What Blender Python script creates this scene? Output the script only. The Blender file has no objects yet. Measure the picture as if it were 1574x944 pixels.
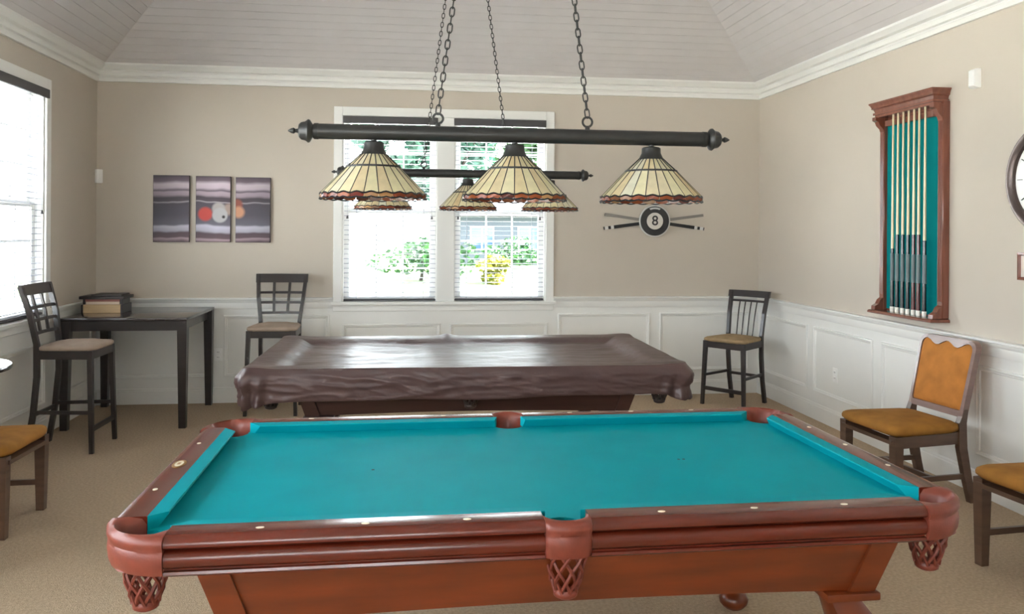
import bpy, bmesh, math, random
from mathutils import Vector, Matrix, noise
R = math.radians
PI = math.pi
random.seed(7)
SC = bpy.context.scene
COL = SC.collection

# ------------------------------------------------------------------ camera
F_PX, VH, ROLL, YAW, CAM_H = 1274.16, 355.88, 0.0066, 0.1276, 1.6033
cd = bpy.data.cameras.new('camera')
cd.sensor_fit = 'HORIZONTAL'
cd.sensor_width = 36.0
cd.lens = F_PX / 1574 * 36.0
cd.shift_y = -(472 - VH) / 1574
cd.clip_start = 0.05
cd.clip_end = 500
cam = bpy.data.objects.new('camera', cd)
COL.objects.link(cam)
r0 = Vector((math.cos(YAW), -math.sin(YAW), 0)); u0 = Vector((0, 0, 1)); f0 = Vector((math.sin(YAW), math.cos(YAW), 0))
rx = r0 * math.cos(ROLL) + u0 * math.sin(ROLL)
ux = u0 * math.cos(ROLL) - r0 * math.sin(ROLL)
cam.matrix_world = Matrix(((rx.x, ux.x, -f0.x, 0), (rx.y, ux.y, -f0.y, 0), (rx.z, ux.z, -f0.z, CAM_H), (0, 0, 0, 1)))
SC.camera = cam

# ------------------------------------------------------------------ sky and exposure
SKY = 10.0
w = bpy.data.worlds.new('sky')
SC.world = w
w.use_nodes = True
w.node_tree.nodes['Background'].inputs[0].default_value = (0.88, 0.94, 1.0, 1)
w.node_tree.nodes['Background'].inputs[1].default_value = SKY
SC.view_settings.view_transform = 'Standard'
SC.view_settings.look = 'None'
SC.view_settings.gamma = 1.0
SC.view_settings.use_curve_mapping = False
SC.view_settings.exposure = 0.86
SC.cycles.max_bounces = 14
SC.cycles.diffuse_bounces = 8
SC.cycles.transparent_max_bounces = 24

sd = bpy.data.lights.new('sun', 'SUN'); sd.energy = 75; sd.angle = R(.6); sd.color = (1, .985, .965)
so = bpy.data.objects.new('sun', sd); COL.objects.link(so)
so.rotation_euler = Vector((-.66, .10, -.78)).to_track_quat('-Z', 'Y').to_euler()   # high sun from the right-hand side

XL, XR, YB, YR = -2.791, 3.528, 7.959, -2.2      # room rectangle
ZC = 3.035                                        # where the ceiling slopes start
RUN, PITCH = 1.42, 0.72
WZ0, WZ1 = 0.89, 2.77                             # window casing
WW = 2.105                                        # outer width of a double window

def portal(loc, rot, sx, sy):
    l = bpy.data.lights.new('window_portal', 'AREA')
    l.shape = 'RECTANGLE'; l.size = sx; l.size_y = sy
    l.cycles.is_portal = True
    o = bpy.data.objects.new('window_portal', l)
    o.location = loc; o.rotation_euler = rot
    COL.objects.link(o)
portal((0.3775, YB + .16, 1.82), (R(-90), 0, 0), 1.95, 1.75)
portal((XL - .16, 5.88, 1.82), (R(90), 0, R(-90)), 1.95, 1.75)
portal((XL - .16, 2.3, 1.82), (R(90), 0, R(-90)), 1.95, 1.75)
portal((XL - .16, -.1, 1.82), (R(90), 0, R(-90)), 1.95, 1.75)

portal((-.6, YR - .16, 1.82), (R(90), 0, R(0)), 1.95, 1.75)

# ------------------------------------------------------------------ helpers
def lin(r, g, b):
    f = lambda c: (c / 255 / 12.92) if c / 255 <= .04045 else ((c / 255 + .055) / 1.055) ** 2.4
    return (f(r), f(g), f(b), 1)

def nt(m):
    return m.node_tree.nodes, m.node_tree.links

def mat(name, col, rough=.5, metal=0, spec=.5, var=0, vscale=8, bump=0, bscale=60, stretch=None, coat=0, dark=None, coords='Object', bdist=.004):
    """principled material; var mixes towards a darker tone by noise, bump adds fine relief"""
    m = bpy.data.materials.new(name); m.use_nodes = True
    N, L = nt(m); b = N['Principled BSDF']
    b.inputs['Base Color'].default_value = col
    b.inputs['Roughness'].default_value = rough
    b.inputs['Metallic'].default_value = metal
    b.inputs['Specular IOR Level'].default_value = spec
    b.inputs['Coat Weight'].default_value = coat
    b.inputs['Coat Roughness'].default_value = .12
    if var or bump:
        tc = N.new('ShaderNodeTexCoord'); mp = N.new('ShaderNodeMapping')
        L.new(tc.outputs[coords], mp.inputs[0])
        if stretch: mp.inputs['Scale'].default_value = stretch
    if var:
        n = N.new('ShaderNodeTexNoise'); n.inputs['Scale'].default_value = vscale; n.inputs['Detail'].default_value = 5
        L.new(mp.outputs[0], n.inputs['Vector'])
        r = N.new('ShaderNodeValToRGB'); r.color_ramp.elements[0].position = .3; r.color_ramp.elements[1].position = .72
        d = dark or tuple(c * (1 - var) for c in col[:3]) + (1,)
        r.color_ramp.elements[0].color = d; r.color_ramp.elements[1].color = col
        L.new(n.outputs['Fac'], r.inputs[0]); L.new(r.outputs[0], b.inputs['Base Color'])
    if bump:
        n2 = N.new('ShaderNodeTexNoise'); n2.inputs['Scale'].default_value = bscale; n2.inputs['Detail'].default_value = 3
        L.new(mp.outputs[0], n2.inputs['Vector'])
        bp = N.new('ShaderNodeBump'); bp.inputs['Strength'].default_value = bump; bp.inputs['Distance'].default_value = bdist
        L.new(n2.outputs['Fac'], bp.inputs['Height']); L.new(bp.outputs[0], b.inputs['Normal'])
    return m

def link(o, parent=None):
    COL.objects.link(o)
    if parent: o.parent = parent
    return o

def tag(o, label=None, cat=None, group=None, kind=None):
    if label: o['label'] = label
    if cat: o['category'] = cat
    if group: o['group'] = group
    if kind: o['kind'] = kind
    return o

def thing(name, label, cat, loc=(0, 0, 0), rz=0, group=None):
    o = bpy.data.objects.new(name, None); o.empty_display_size = .1
    o.location = loc; o.rotation_euler = (0, 0, rz); link(o)
    return tag(o, label, cat, group)

def finish(bm, name, smooth=None):
    bmesh.ops.recalc_face_normals(bm, faces=bm.faces[:])
    me = bpy.data.meshes.new(name); bm.to_mesh(me); bm.free()
    if smooth:
        me.shade_smooth(); me.set_sharp_from_angle(angle=R(smooth))
    return me

def obj(name, bm, m, parent=None, smooth=None, loc=None, rot=None):
    me = finish(bm, name, smooth) if isinstance(bm, bmesh.types.BMesh) else bm
    if m and not me.materials: me.materials.append(m)
    o = bpy.data.objects.new(name, me)
    if loc: o.location = loc
    if rot: o.rotation_euler = rot
    return link(o, parent)

def B(): return bmesh.new()

def box(bm, x0, x1, y0, y1, z0, z1, bev=0, seg=2):
    vs = [bm.verts.new((x, y, z)) for x in (x0, x1) for y in (y0, y1) for z in (z0, z1)]
    q = [(0, 1, 3, 2), (4, 6, 7, 5), (0, 4, 5, 1), (2, 3, 7, 6), (0, 2, 6, 4), (1, 5, 7, 3)]
    fs = [bm.faces.new([vs[i] for i in f]) for f in q]
    if bev:
        es = list({e for f in fs for e in f.edges})
        bmesh.ops.bevel(bm, geom=es, offset=bev, segments=seg, affect='EDGES', profile=.6)
    return bm

def loft(bm, rings, closed=True, caps=True, loop=False):
    V = [[bm.verts.new(p) for p in r] for r in rings]
    n = len(V[0]); m = len(V)
    for i in range(m if loop else m - 1):
        a, b = V[i], V[(i + 1) % m]
        for j in range(n if closed else n - 1):
            k = (j + 1) % n
            try: bm.faces.new((a[j], a[k], b[k], b[j]))
            except ValueError: pass
    if caps and not loop and closed:
        bm.faces.new(V[0][::-1]); bm.faces.new(V[-1])
    return bm

def tube(bm, path, rad, n=8, caps=True, loop=False, flat=1.0):
    path = [Vector(p) for p in path]; m = len(path); rings = []
    up = None
    for i, p in enumerate(path):
        if loop: t = path[(i + 1) % m] - path[i - 1]
        else: t = path[min(i + 1, m - 1)] - path[max(i - 1, 0)]
        t.normalize()
        if up is None:
            up = Vector((0, 0, 1)) if abs(t.z) < .9 else Vector((0, 1, 0))
        s = t.cross(up).normalized(); up = s.cross(t).normalized()
        r = rad[i] if isinstance(rad, (list, tuple)) else rad
        rings.append([p + s * (r * math.cos(2 * PI * k / n)) + up * (r * flat * math.sin(2 * PI * k / n)) for k in range(n)])
    return loft(bm, rings, True, caps, loop)

def lathe(bm, prof, n=24, c=(0, 0, 0), caps=True, axis='z'):
    rings = []
    for r, z in prof:
        ring = []
        for k in range(n):
            a = 2 * PI * k / n; x, y = r * math.cos(a), r * math.sin(a)
            p = (x, y, z) if axis == 'z' else ((z, x, y) if axis == 'x' else (x, z, y))
            ring.append((c[0] + p[0], c[1] + p[1], c[2] + p[2]))
        rings.append(ring)
    return loft(bm, rings, True, caps)

def bar(bm, a, b, wx, wy=None, wx2=None, wy2=None, up=(0, 1, 0)):
    """square bar from a to b; section wx by wy, optional other size at b"""
    a, b = Vector(a), Vector(b); t = (b - a).normalized(); u = Vector(up)
    if abs(t.dot(u)) > .95: u = Vector((0, 0, 1)) if abs(t.z) < .9 else Vector((1, 0, 0))
    s = t.cross(u).normalized(); u = s.cross(t).normalized()
    wy = wy or wx; wx2 = wx2 or wx; wy2 = wy2 or wy
    return loft(bm, [[p + s * (i * x / 2) + u * (j * y / 2) for i, j in ((-1, -1), (1, -1), (1, 1), (-1, 1))] for p, x, y in ((a, wx, wy), (b, wx2, wy2))])

def prism(bm, poly, z0, z1):
    return loft(bm, [[(x, y, z0) for x, y in poly], [(x, y, z1) for x, y in poly]])

def copy_tree(o, parent=None, remap=None):
    c = o.copy()
    if remap and o.type == 'MESH' and o.data.materials and o.data.materials[0].name in remap:
        key = (o.data.name, 'alt')
        if key not in ALT:
            d = o.data.copy(); d.materials[0] = remap[o.data.materials[0].name]; ALT[key] = d
        c.data = ALT[key]
    link(c); c.parent = parent
    for ch in o.children: copy_tree(ch, c, remap)
    return c
ALT = {}

# ------------------------------------------------------------------ materials
M_wall = mat('beige_wall_paint', lin(196, 187, 174), .75, var=.05, vscale=1.5, bump=.05, bscale=220)
M_white = mat('white_trim_paint', lin(232, 232, 228), .38, var=.03, vscale=3)
M_ceil = mat('ceiling_paint', lin(206, 202, 201), .6, var=.05, vscale=4)
M_darkwood = mat('espresso_wood', lin(46, 37, 35), .32, var=.35, vscale=5, stretch=(1, 1, 9), coat=.25)
M_bronze = mat('dark_bronze_metal', lin(58, 58, 57), .42, metal=.55, var=.2, vscale=20)
M_felt = mat('teal_felt', lin(0, 151, 163), .6, spec=.07, var=.10, vscale=5, bump=.12, bscale=500, bdist=.001)
M_mahog = mat('mahogany_rail', lin(102, 37, 21), .27, var=.4, vscale=5, stretch=(.6, 6, 6), coat=.3)
M_cherry = mat('cherry_cabinet', lin(122, 52, 17), .33, var=.45, vscale=4, stretch=(.7, 5, 5), coat=.25)
M_leather = mat('red_brown_leather', lin(130, 60, 44), .42, var=.25, vscale=25, bump=.2, bscale=180, bdist=.002)
M_net = mat('leather_net_cord', lin(122, 54, 38), .5, var=.2, vscale=40)
M_pearl = mat('pearl_inlay', lin(235, 225, 200), .25)
M_brass = mat('brass_emblem', lin(150, 108, 52), .35, metal=.3)
M_velvet = mat('amber_velvet', lin(166, 116, 52), .85, spec=.2, var=.35, vscale=9, bump=.15, bscale=260, bdist=.002)
M_velvet_back = mat('amber_velvet_back', lin(190, 124, 58), .8, spec=.2, var=.28, vscale=11, bump=.15, bscale=260, bdist=.002)
M_chairwood = mat('walnut_chair_wood', lin(98, 72, 56), .38, var=.35, vscale=6, stretch=(1, 1, 7), coat=.2)
M_frame_sheen = mat('walnut_painted_sheen', lin(132, 104, 94), .3, var=.2, vscale=6, stretch=(1, 1, 7), coat=.4)  # chair walnut made lighter, with the frame's reflected light put into the colour
M_taupe = mat('taupe_microfibre', lin(166, 148, 132), .85, spec=.2, var=.2, vscale=12, bump=.12, bscale=250, bdist=.002)
M_tan = mat('tan_seat_fabric', lin(170, 146, 112), .85, spec=.2, var=.3, vscale=18, bump=.15, bscale=260, bdist=.002)
M_valance = mat('charcoal_valance', lin(74, 72, 74), .6, var=.1, vscale=20)
M_slat = mat('grey_blind_slat', lin(150, 152, 160), .5)
M_plastic = mat('white_plastic', lin(238, 238, 236), .35)
M_black = mat('black_paint', lin(28, 28, 29), .4)
M_carpet = mat('beige_carpet', lin(196, 175, 149), .95, spec=.05, var=.28, vscale=70, bump=.9, bscale=170, bdist=.008)

def glass_mat():
    m = bpy.data.materials.new('window_glass'); m.use_nodes = True; N, L = nt(m)
    N.remove(N['Principled BSDF']); out = N['Material Output']
    t = N.new('ShaderNodeBsdfTransparent'); t.inputs[0].default_value = (.96, .98, .98, 1)
    g = N.new('ShaderNodeBsdfGlossy'); g.inputs['Roughness'].default_value = .02
    f = N.new('ShaderNodeFresnel'); f.inputs[0].default_value = 1.3
    mx = N.new('ShaderNodeMixShader'); L.new(f.outputs[0], mx.inputs[0]); L.new(t.outputs[0], mx.inputs[1]); L.new(g.outputs[0], mx.inputs[2])
    L.new(mx.outputs[0], out.inputs[0]); return m
M_glass = glass_mat()

def art_glass(name, cols, trans=.45):
    """opalescent leaded glass: diffuse, translucent and glossy, toned per piece"""
    m = bpy.data.materials.new(name); m.use_nodes = True; N, L = nt(m); b = N['Principled BSDF']
    oi = N.new('ShaderNodeObjectInfo'); r = N.new('ShaderNodeValToRGB'); el = r.color_ramp.elements
    el[0].color = cols[0]; el[1].color = cols[-1]
    for i, c in enumerate(cols[1:-1]): e = el.new((i + 1) / (len(cols) - 1)); e.color = c
    L.new(oi.outputs['Random'], r.inputs[0])
    tc = N.new('ShaderNodeTexCoord'); n = N.new('ShaderNodeTexNoise'); n.inputs['Scale'].default_value = 35; n.inputs['Detail'].default_value = 4
    L.new(tc.outputs['Object'], n.inputs['Vector'])
    mx = N.new('ShaderNodeMixRGB'); mx.blend_type = 'MULTIPLY'; mx.inputs[0].default_value = .3
    L.new(r.outputs[0], mx.inputs[1]); L.new(n.outputs['Fac'], mx.inputs[2])
    ad = N.new('ShaderNodeMixRGB'); ad.blend_type = 'ADD'; ad.inputs[0].default_value = .12
    L.new(mx.outputs[0], ad.inputs[1]); L.new(r.outputs[0], ad.inputs[2])
    L.new(ad.outputs[0], b.inputs['Base Color']); b.inputs['Roughness'].default_value = .22
    tr = N.new('ShaderNodeBsdfTranslucent'); L.new(ad.outputs[0], tr.inputs[0])
    ms = N.new('ShaderNodeMixShader'); ms.inputs[0].default_value = trans
    L.new(b.outputs[0], ms.inputs[1]); L.new(tr.outputs[0], ms.inputs[2]); L.new(ms.outputs[0], N['Material Output'].inputs[0])
    return m
M_cream = art_glass('cream_art_glass', [lin(236, 226, 188), lin(244, 238, 206), lin(234, 216, 174), lin(240, 238, 220)])
M_amber = art_glass('amber_red_art_glass', [lin(120, 44, 30), lin(164, 90, 50), lin(88, 36, 32), lin(206, 160, 110)], .35)

# ------------------------------------------------------------------ room shell
def structure(name, bm, m, parent=None, smooth=None):
    return tag(obj(name, bm, m, parent, smooth), kind='structure')

# floor
bm = B(); box(bm, XL - .14, XR + .14, YR - .14, YB + .14, -.06, 0)
structure('floor', bm, M_carpet)

def wall_boxes(bm, a0, a1, openings, put):
    """solid wall from a0 to a1 with window openings (lo, hi); put(bm, a, b, z0, z1)"""
    z0, z1 = 0, 3.14; cur = a0
    for lo, hi in openings:
        put(bm, cur, lo, z0, z1); put(bm, lo, hi, z0, WZ0 + .03); put(bm, lo, hi, WZ1 - .07, z1); cur = hi
    put(bm, cur, a1, z0, z1)
HO = WW / 2 - .075
BACK_W = [(.3775 - HO, .3775 + HO)]
LEFT_W = [(-.1 - HO, -.1 + HO), (2.3 - HO, 2.3 + HO), (5.88 - HO, 5.88 + HO)]
REAR_W = [(-.6 - HO, -.6 + HO)]
RIGHT_W = []
bm = B(); wall_boxes(bm, XL - .14, XR + .14, BACK_W, lambda b, p, q, s, t: box(b, p, q, YB, YB + .14, s, t)); wall_back = structure('wall_back', bm, M_wall)
bm = B(); wall_boxes(bm, YR, YB, LEFT_W, lambda b, p, q, s, t: box(b, XL - .14, XL, p, q, s, t)); wall_left = structure('wall_left', bm, M_wall)
bm = B(); wall_boxes(bm, YR, YB, RIGHT_W, lambda b, p, q, s, t: box(b, XR, XR + .14, p, q, s, t)); wall_right = structure('wall_right', bm, M_wall)
bm = B(); wall_boxes(bm, XL - .14, XR + .14, REAR_W, lambda b, p, q, s, t: box(b, p, q, YR - .14, YR, s, t)); wall_rear = structure('wall_rear', bm, M_wall)

# a trim profile (inward distance d, height z) run along one wall, mitred at room corners
CORN = {'back': ((XL, YB), (XR, YB), (0, -1)), 'right': ((XR, YB), (XR, YR), (-1, 0)), 'rear': ((XR, YR), (XL, YR), (0, 1)), 'left': ((XL, YR), (XL, YB), (1, 0))}
def run_trim(bm, side, prof, a=None, b=None):
    (x0, y0), (x1, y1), (nx, ny) = CORN[side]
    L_ = math.hypot(x1 - x0, y1 - y0); tx, ty = (x1 - x0) / L_, (y1 - y0) / L_
    rings = []
    for s, mitre, sg in ((a if a is not None else 0, a is None, 1), (b if b is not None else L_, b is None, -1)):
        rings.append([(x0 + tx * (s + (sg * d if mitre else 0)) + nx * d, y0 + ty * (s + (sg * d if mitre else 0)) + ny * d, z) for d, z in prof])
    loft(bm, rings)

crown = [(0, 2.945), (.024, 2.945), (.024, 2.976), (.014, 2.984), (.014, 2.993), (.040, 2.998), (.044, 3.028), (.036, 3.035), (.036, 3.043), (.07, 3.05), (.088, 3.074), (.1, 3.084), (.1, 3.118), (0, 3.118)]
rail = [(0, .868), (.014, .868), (.018, .876), (.018, .925), (.03, .94), (.032, .95), (.05, .956), (.052, .97), (0, .972)]
base = [(0, 0), (.02, 0), (.02, .118), (.014, .126), (.014, .134), (.008, .142), (0, .142)]
half = WW / 2
def seg(side, centres):
    (x0, y0), (x1, y1), _ = CORN[side]
    L_ = math.hypot(x1 - x0, y1 - y0)
    pos = sorted(abs(c - (x0 if side in ('back', 'rear') else y0)) for c in centres)
    out = []; cur = None
    for p in pos: out.append((cur, p - half)); cur = p + half
    out.append((cur, None)); return out
WIN_C = {'back': [.3775], 'left': [-.1, 2.3, 5.88], 'right': [], 'rear': [-.6]}
for i, side in enumerate(('back', 'right', 'left', 'rear')):
    bm = B(); run_trim(bm, side, crown); structure('trim_%d' % (i + 1), bm, M_white, smooth=30)
    bm = B()
    for a, b in seg(side, WIN_C[side]): run_trim(bm, side, rail, a, b)
    structure('trim_%d' % (i + 5), bm, M_white, smooth=30)
    bm = B(); run_trim(bm, side, base); structure('baseboard_' + side, bm, M_white, smooth=30)

# white wainscot with picture-frame mouldings
walls = {'back': wall_back, 'right': wall_right, 'left': wall_left, 'rear': wall_rear}
for side, wl in walls.items():
    bm = B(); run_trim(bm, side, [(0, .1), (.004, .1), (.004, .885), (0, .885)]); obj('wainscot', bm, M_white, wl)
def moulding(side, a, b, z0, z1):
    (x0, y0), (x1, y1), (nx, ny) = CORN[side]
    L_ = math.hypot(x1 - x0, y1 - y0); tx, ty = (x1 - x0) / L_, (y1 - y0) / L_
    bm = B(); rings = []
    for (s, z, ds, dz) in ((a, z0, 1, 1), (b, z0, -1, 1), (b, z1, -1, -1), (a, z1, 1, -1)):
        rings.append([(x0 + tx * (s + ds * o) + nx * d, y0 + ty * (s + ds * o) + ny * d, z + dz * o) for o, d in ((0, .003), (.004, .017), (.014, .02), (.022, .013), (.030, .012), (.036, .003))])
    loft(bm, rings, loop=True)
    obj('panel_moulding', bm, M_white, walls[side], 40)
for p, q, t in ((-2.69, -1.765, .81), (-1.665, -.705, .81), (-.585, .335, .72), (.425, 1.375, .72), (1.475, 2.4, .81), (2.495, 3.42, .81)):
    moulding('back', p - XL, q - XL, .235, t)
y = YB - .12
for k in range(6):
    moulding('right', YB - y + (.0), YB - y + .92, .235, .80); y -= 1.035
for p, q, t in ((7.06, 7.84, .81), (5.93, 6.86, .72), (4.9, 5.83, .72), (3.5, 4.7, .81)):
    moulding('left', p - YR, q - YR, .235, t)

# hipped ceiling: backing plus boards that follow each slope
def cpt(side, r, s):
    z = ZC + PITCH * r
    return {'back': ((XL + r, YB - r, z), (XR - r, YB - r, z)), 'right': ((XR - r, YB - r, z), (XR - r, YR + r, z)),
            'rear': ((XR - r, YR + r, z), (XL + r, YR + r, z)), 'left': ((XL + r, YR + r, z), (XL + r, YB - r, z))}[side][s]
bm = B()
for side in CORN:
    a, b, c, d = cpt(side, 0, 0), cpt(side, 0, 1), cpt(side, RUN, 1), cpt(side, RUN, 0)
    bm.faces.new([bm.verts.new((p[0], p[1], p[2] + .012)) for p in (a, b, c, d)])
zt = ZC + PITCH * RUN
box(bm, XL + RUN, XR - RUN, YR + RUN, YB - RUN, zt + .012, zt + .06)
ceil = structure('ceiling', bm, M_ceil)
bw = .068
nb = int(RUN / bw)
for side in CORN:
    for k in range(nb):
        ra, rb = k * bw + .0009, (k + 1) * bw - .0009
        if k == nb - 1: rb = RUN
        nrm = {'back': Vector((0, -1, 0)), 'right': Vector((-1, 0, 0)), 'rear': Vector((0, 1, 0)), 'left': Vector((1, 0, 0))}[side]
        dn = (nrm * PITCH - Vector((0, 0, 1))).normalized() * .012
        q = [Vector(cpt(side, ra, 0)), Vector(cpt(side, ra, 1)), Vector(cpt(side, rb, 1)), Vector(cpt(side, rb, 0))]
        bm = B(); off = Vector((0, 0, .010)); loft(bm, [[p + off for p in q], [p + off + dn for p in q]])
        obj('ceiling_board', bm, M_ceil, ceil)

# ------------------------------------------------------------------ windows (local: x along wall, y outwards, z up)
def window(name, loc, rz):
    o = bpy.data.objects.new(name, None); o.location = loc; o.rotation_euler = (0, 0, rz); link(o); tag(o, kind='structure')
    h = WW / 2; zb, zt_ = WZ0, WZ1
    bm = B()
    for s in (-1, 1): box(bm, s * h - (.08 if s > 0 else 0), s * h + (.08 if s < 0 else 0), -.022, 0, zb + .03, zt_, .004, 1)
    box(bm, -h + .08, h - .08, -.022, 0, zt_ - .085, zt_, .004, 1)
    box(bm, -.084, .084, -.018, .1, zb + .04, zt_ - .085, .004, 1)
    obj('casing', bm, M_white, o)
    bm = B(); box(bm, -h - .02, h + .02, -.05, .1, zb + .01, zb + .04, .006, 2); obj('sill', bm, M_white, o)
    bm = B(); box(bm, -h, h, -.016, 0, zb - .05, zb + .01, .003, 1); obj('sill_apron', bm, M_white, o)
    for s in (-1, 1):
        a, b = (-h + .08, -.084) if s < 0 else (.084, h - .08)
        bm = B()
        box(bm, a, a + .012, 0, .14, zb + .04, zt_ - .085); box(bm, b - .012, b, 0, .14, zb + .04, zt_ - .085); box(bm, a, b, 0, .14, zt_ - .1, zt_ - .085)
        obj('jamb', bm, M_white, o)
        mz = 1.787
        for (z0, z1, y0) in ((zb + .04, mz + .02, .062), (mz - .02, zt_ - .1, .098)):
            a1, b1 = a + .012, b - .012; st = .052
            bm = B()
            box(bm, a1, a1 + st, y0, y0 + .034, z0, z1); box(bm, b1 - st, b1, y0, y0 + .034, z0, z1)
            box(bm, a1 + st, b1 - st, y0, y0 + .034, z0, z0 + .05); box(bm, a1 + st, b1 - st, y0, y0 + .034, z1 - .04, z1)
            gx0, gx1, gz0, gz1 = a1 + st, b1 - st, z0 + .05, z1 - .04
            for k in (1, 2):
                xx = gx0 + (gx1 - gx0) * k / 3; box(bm, xx - .008, xx + .008, y0 + .006, y0 + .028, gz0, gz1)
                zz = gz0 + (gz1 - gz0) * k / 3; box(bm, gx0, gx1, y0 + .007, y0 + .027, zz - .008, zz + .008)
            sash = obj('sash', bm, M_white, o)
            pw, ph = (gx1 - gx0) / 3, (gz1 - gz0) / 3
            key = ('pane', round(pw, 4), round(ph, 4))
            if key not in PANES:
                bm = B(); v = [bm.verts.new(p) for p in ((-pw / 2, 0, -ph / 2), (pw / 2, 0, -ph / 2), (pw / 2, 0, ph / 2), (-pw / 2, 0, ph / 2))]; bm.faces.new(v)
                PANES[key] = finish(bm, 'pane')
            for i in range(3):
                for j in range(3):
                    obj('pane', PANES[key], M_glass, sash, loc=(gx0 + pw * (i + .5), y0 + .017, gz0 + ph * (j + .5)))
    return o
PANES = {}
window('window_1', (.3775, YB, 0), 0)
window('window_2', (XL, 5.88, 0), R(90))
window('window_3', (XL, 2.3, 0), R(90))
window('added_window_4', (XL, -.1, 0), R(90))  # unseen window, added to throw more daylight on the right wall and felt
window('window_5', (-.6, YR, 0), R(180))

def blind(label, loc, rz, s, tilt=0):
    h = WW / 2
    a, b = (-h + .094, -.086) if s < 0 else (.086, h - .094)
    t = thing('window_blind', label, 'window blind', loc, rz, 'horizontal blinds with charcoal valances')
    bm = B(); box(bm, a - .008, b + .008, -.045, -.026, WZ1 - .158, WZ1 - .09, .004, 2); obj('valance', bm, M_valance, t, 30)
    bm = B(); box(bm, a, b, -.024, .03, WZ1 - .13, WZ1 - .102); obj('head_rail', bm, M_slat, t)
    key = round(b - a, 4)
    if key not in SLATS:
        hw = (b - a) / 2 - .004
        bm = B(); loft(bm, [[(x, -.024, -.001), (x, 0, .0022), (x, .024, -.001), (x, .024, -.0032), (x, 0, 0), (x, -.024, -.0032)] for x in (-hw, hw)])
        SLATS[key] = finish(bm, 'slat')
    z = WZ0 + .085; 
    while z < WZ1 - .15:
        obj('slat', SLATS[key], M_slat, t, loc=((a + b) / 2, .022, z), rot=(tilt, 0, 0)); z += .0452
    bm = B(); box(bm, a + .003, b - .003, -.003, .047, WZ0 + .046, WZ0 + .064, .004, 1); obj('bottom_rail', bm, M_valance, t)
    for x in (a + .12, b - .12):
        bm = B(); tube(bm, [(x, -.003, WZ0 + .06), (x, -.003, WZ1 - .12)], .0012, 4); tube(bm, [(x, .047, WZ0 + .06), (x, .047, WZ1 - .12)], .0012, 4); obj('ladder_cord', bm, M_slat, t)
    for x in (a + .035, b - .045):
        bm = B(); tube(bm, [(x, -.012, 1.74), (x, -.012, WZ1 - .12)], .0013, 4); c = obj('lift_cord', bm, M_slat, t)
        bm = B(); lathe(bm, [(.003, .03), (.008, .022), (.011, 0), (.0, -.002)], 8, (x, -.012, 1.715)); obj('tassel', bm, M_valance, c, 40)
SLATS = {}
blind('left blind of the back-wall window, behind the hanging lights', (.3775, YB, 0), 0, -1)
blind('right blind of the back-wall window, nearer the eight-ball decoration', (.3775, YB, 0), 0, 1)
blind('white blind on the left-wall window behind the tall stool', (XL, 5.88, 0), R(90), 1)
blind('white blind at the near half of the left-wall window', (XL, 5.88, 0), R(90), -1)

# ------------------------------------------------------------------ pool table (local: x along its length, origin on the floor)
NX, NY = 1.1176, .5588          # cushion noses
OX, OY = NX + .143, NY + .143   # outer rail edge
ZR = .80
rail_prof = [(.046, .752), (.046, .800), (.05, .802), (.112, .802), (.126, .799), (.136, .792), (.142, .782), (.141, .773), (.135, .768), (.128, .765), (.10, .752)]
apron_prof = [(.09, .760), (.124, .760), (.134, .755), (.140, .745), (.140, .728), (.134, .718), (.126, .713), (.126, .710), (.135, .708), (.137, .701), (.133, .696), (.09, .696)]
cush_prof = [(0, .795), (.003, .798), (.047, .801), (.047, .762), (.024, .762), (.006, .786)]

def strip(prof, side, a, b, da=0, db=0):
    """a rail-like strip on one side; ends pulled by da/db at the outer edge"""
    bm = B(); rings = []
    for e, dd in ((a, da), (b, db)):
        r = []
        for d, z in prof:
            u = e + dd * d
            x, y = {'n': (u, -NY - d), 'f': (u, NY + d), 'l': (-NX - d, u), 'r': (NX + d, u)}[side]
            r.append((x, y, z))
        rings.append(r)
    return loft(bm, rings)

def pocket_loft(inner, outer):
    bm = B(); rings = []
    n = len(inner)
    for i, (p, q) in enumerate(zip(inner, outer)):
        p, q = Vector(p), Vector(q); o = (q - p).normalized()
        pt = lambda v, z: (v.x, v.y, z)
        rings.append([pt(p + o * .012, .70), pt(p, .70), pt(p, .780), pt(p + o * .012, .796), pt(p.lerp(q, .5), .803), pt(q - o * .006, .801), pt(q + o * .006, .792), pt(q + o * .007, .776),
                      pt(q + o * .000, .763), pt(q + o * .003, .757), pt(q + o * .005, .740), pt(q + o * .002, .715), pt(q - o * .006, .699), pt(q - o * .014, .699), pt(q - o * .013, .725)])
    return loft(bm, rings)

def arc(cx_, cy_, r, a0, a1, n):
    return [(cx_ + r * math.cos(R(a0 + (a1 - a0) * i / (n - 1))), cy_ + r * math.sin(R(a0 + (a1 - a0) * i / (n - 1)))) for i in range(n)]

def net(cx_, cy_):
    bm = B(); K = 9
    def pr(t, a, dr=0):
        rad = .058 - .026 * t ** 1.6 + dr
        return (cx_ + rad * math.cos(a), cy_ + rad * math.sin(a), .715 - .123 * t)
    for sgn in (1, -1):
        for k in range(K):
            a0 = 2 * PI * k / K
            tube(bm, [pr(t / 8, a0 + sgn * 1.45 * t / 8, sgn * .0025 * math.cos(t * 1.6)) for t in range(9)], .0052, 5)
    return bm

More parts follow.
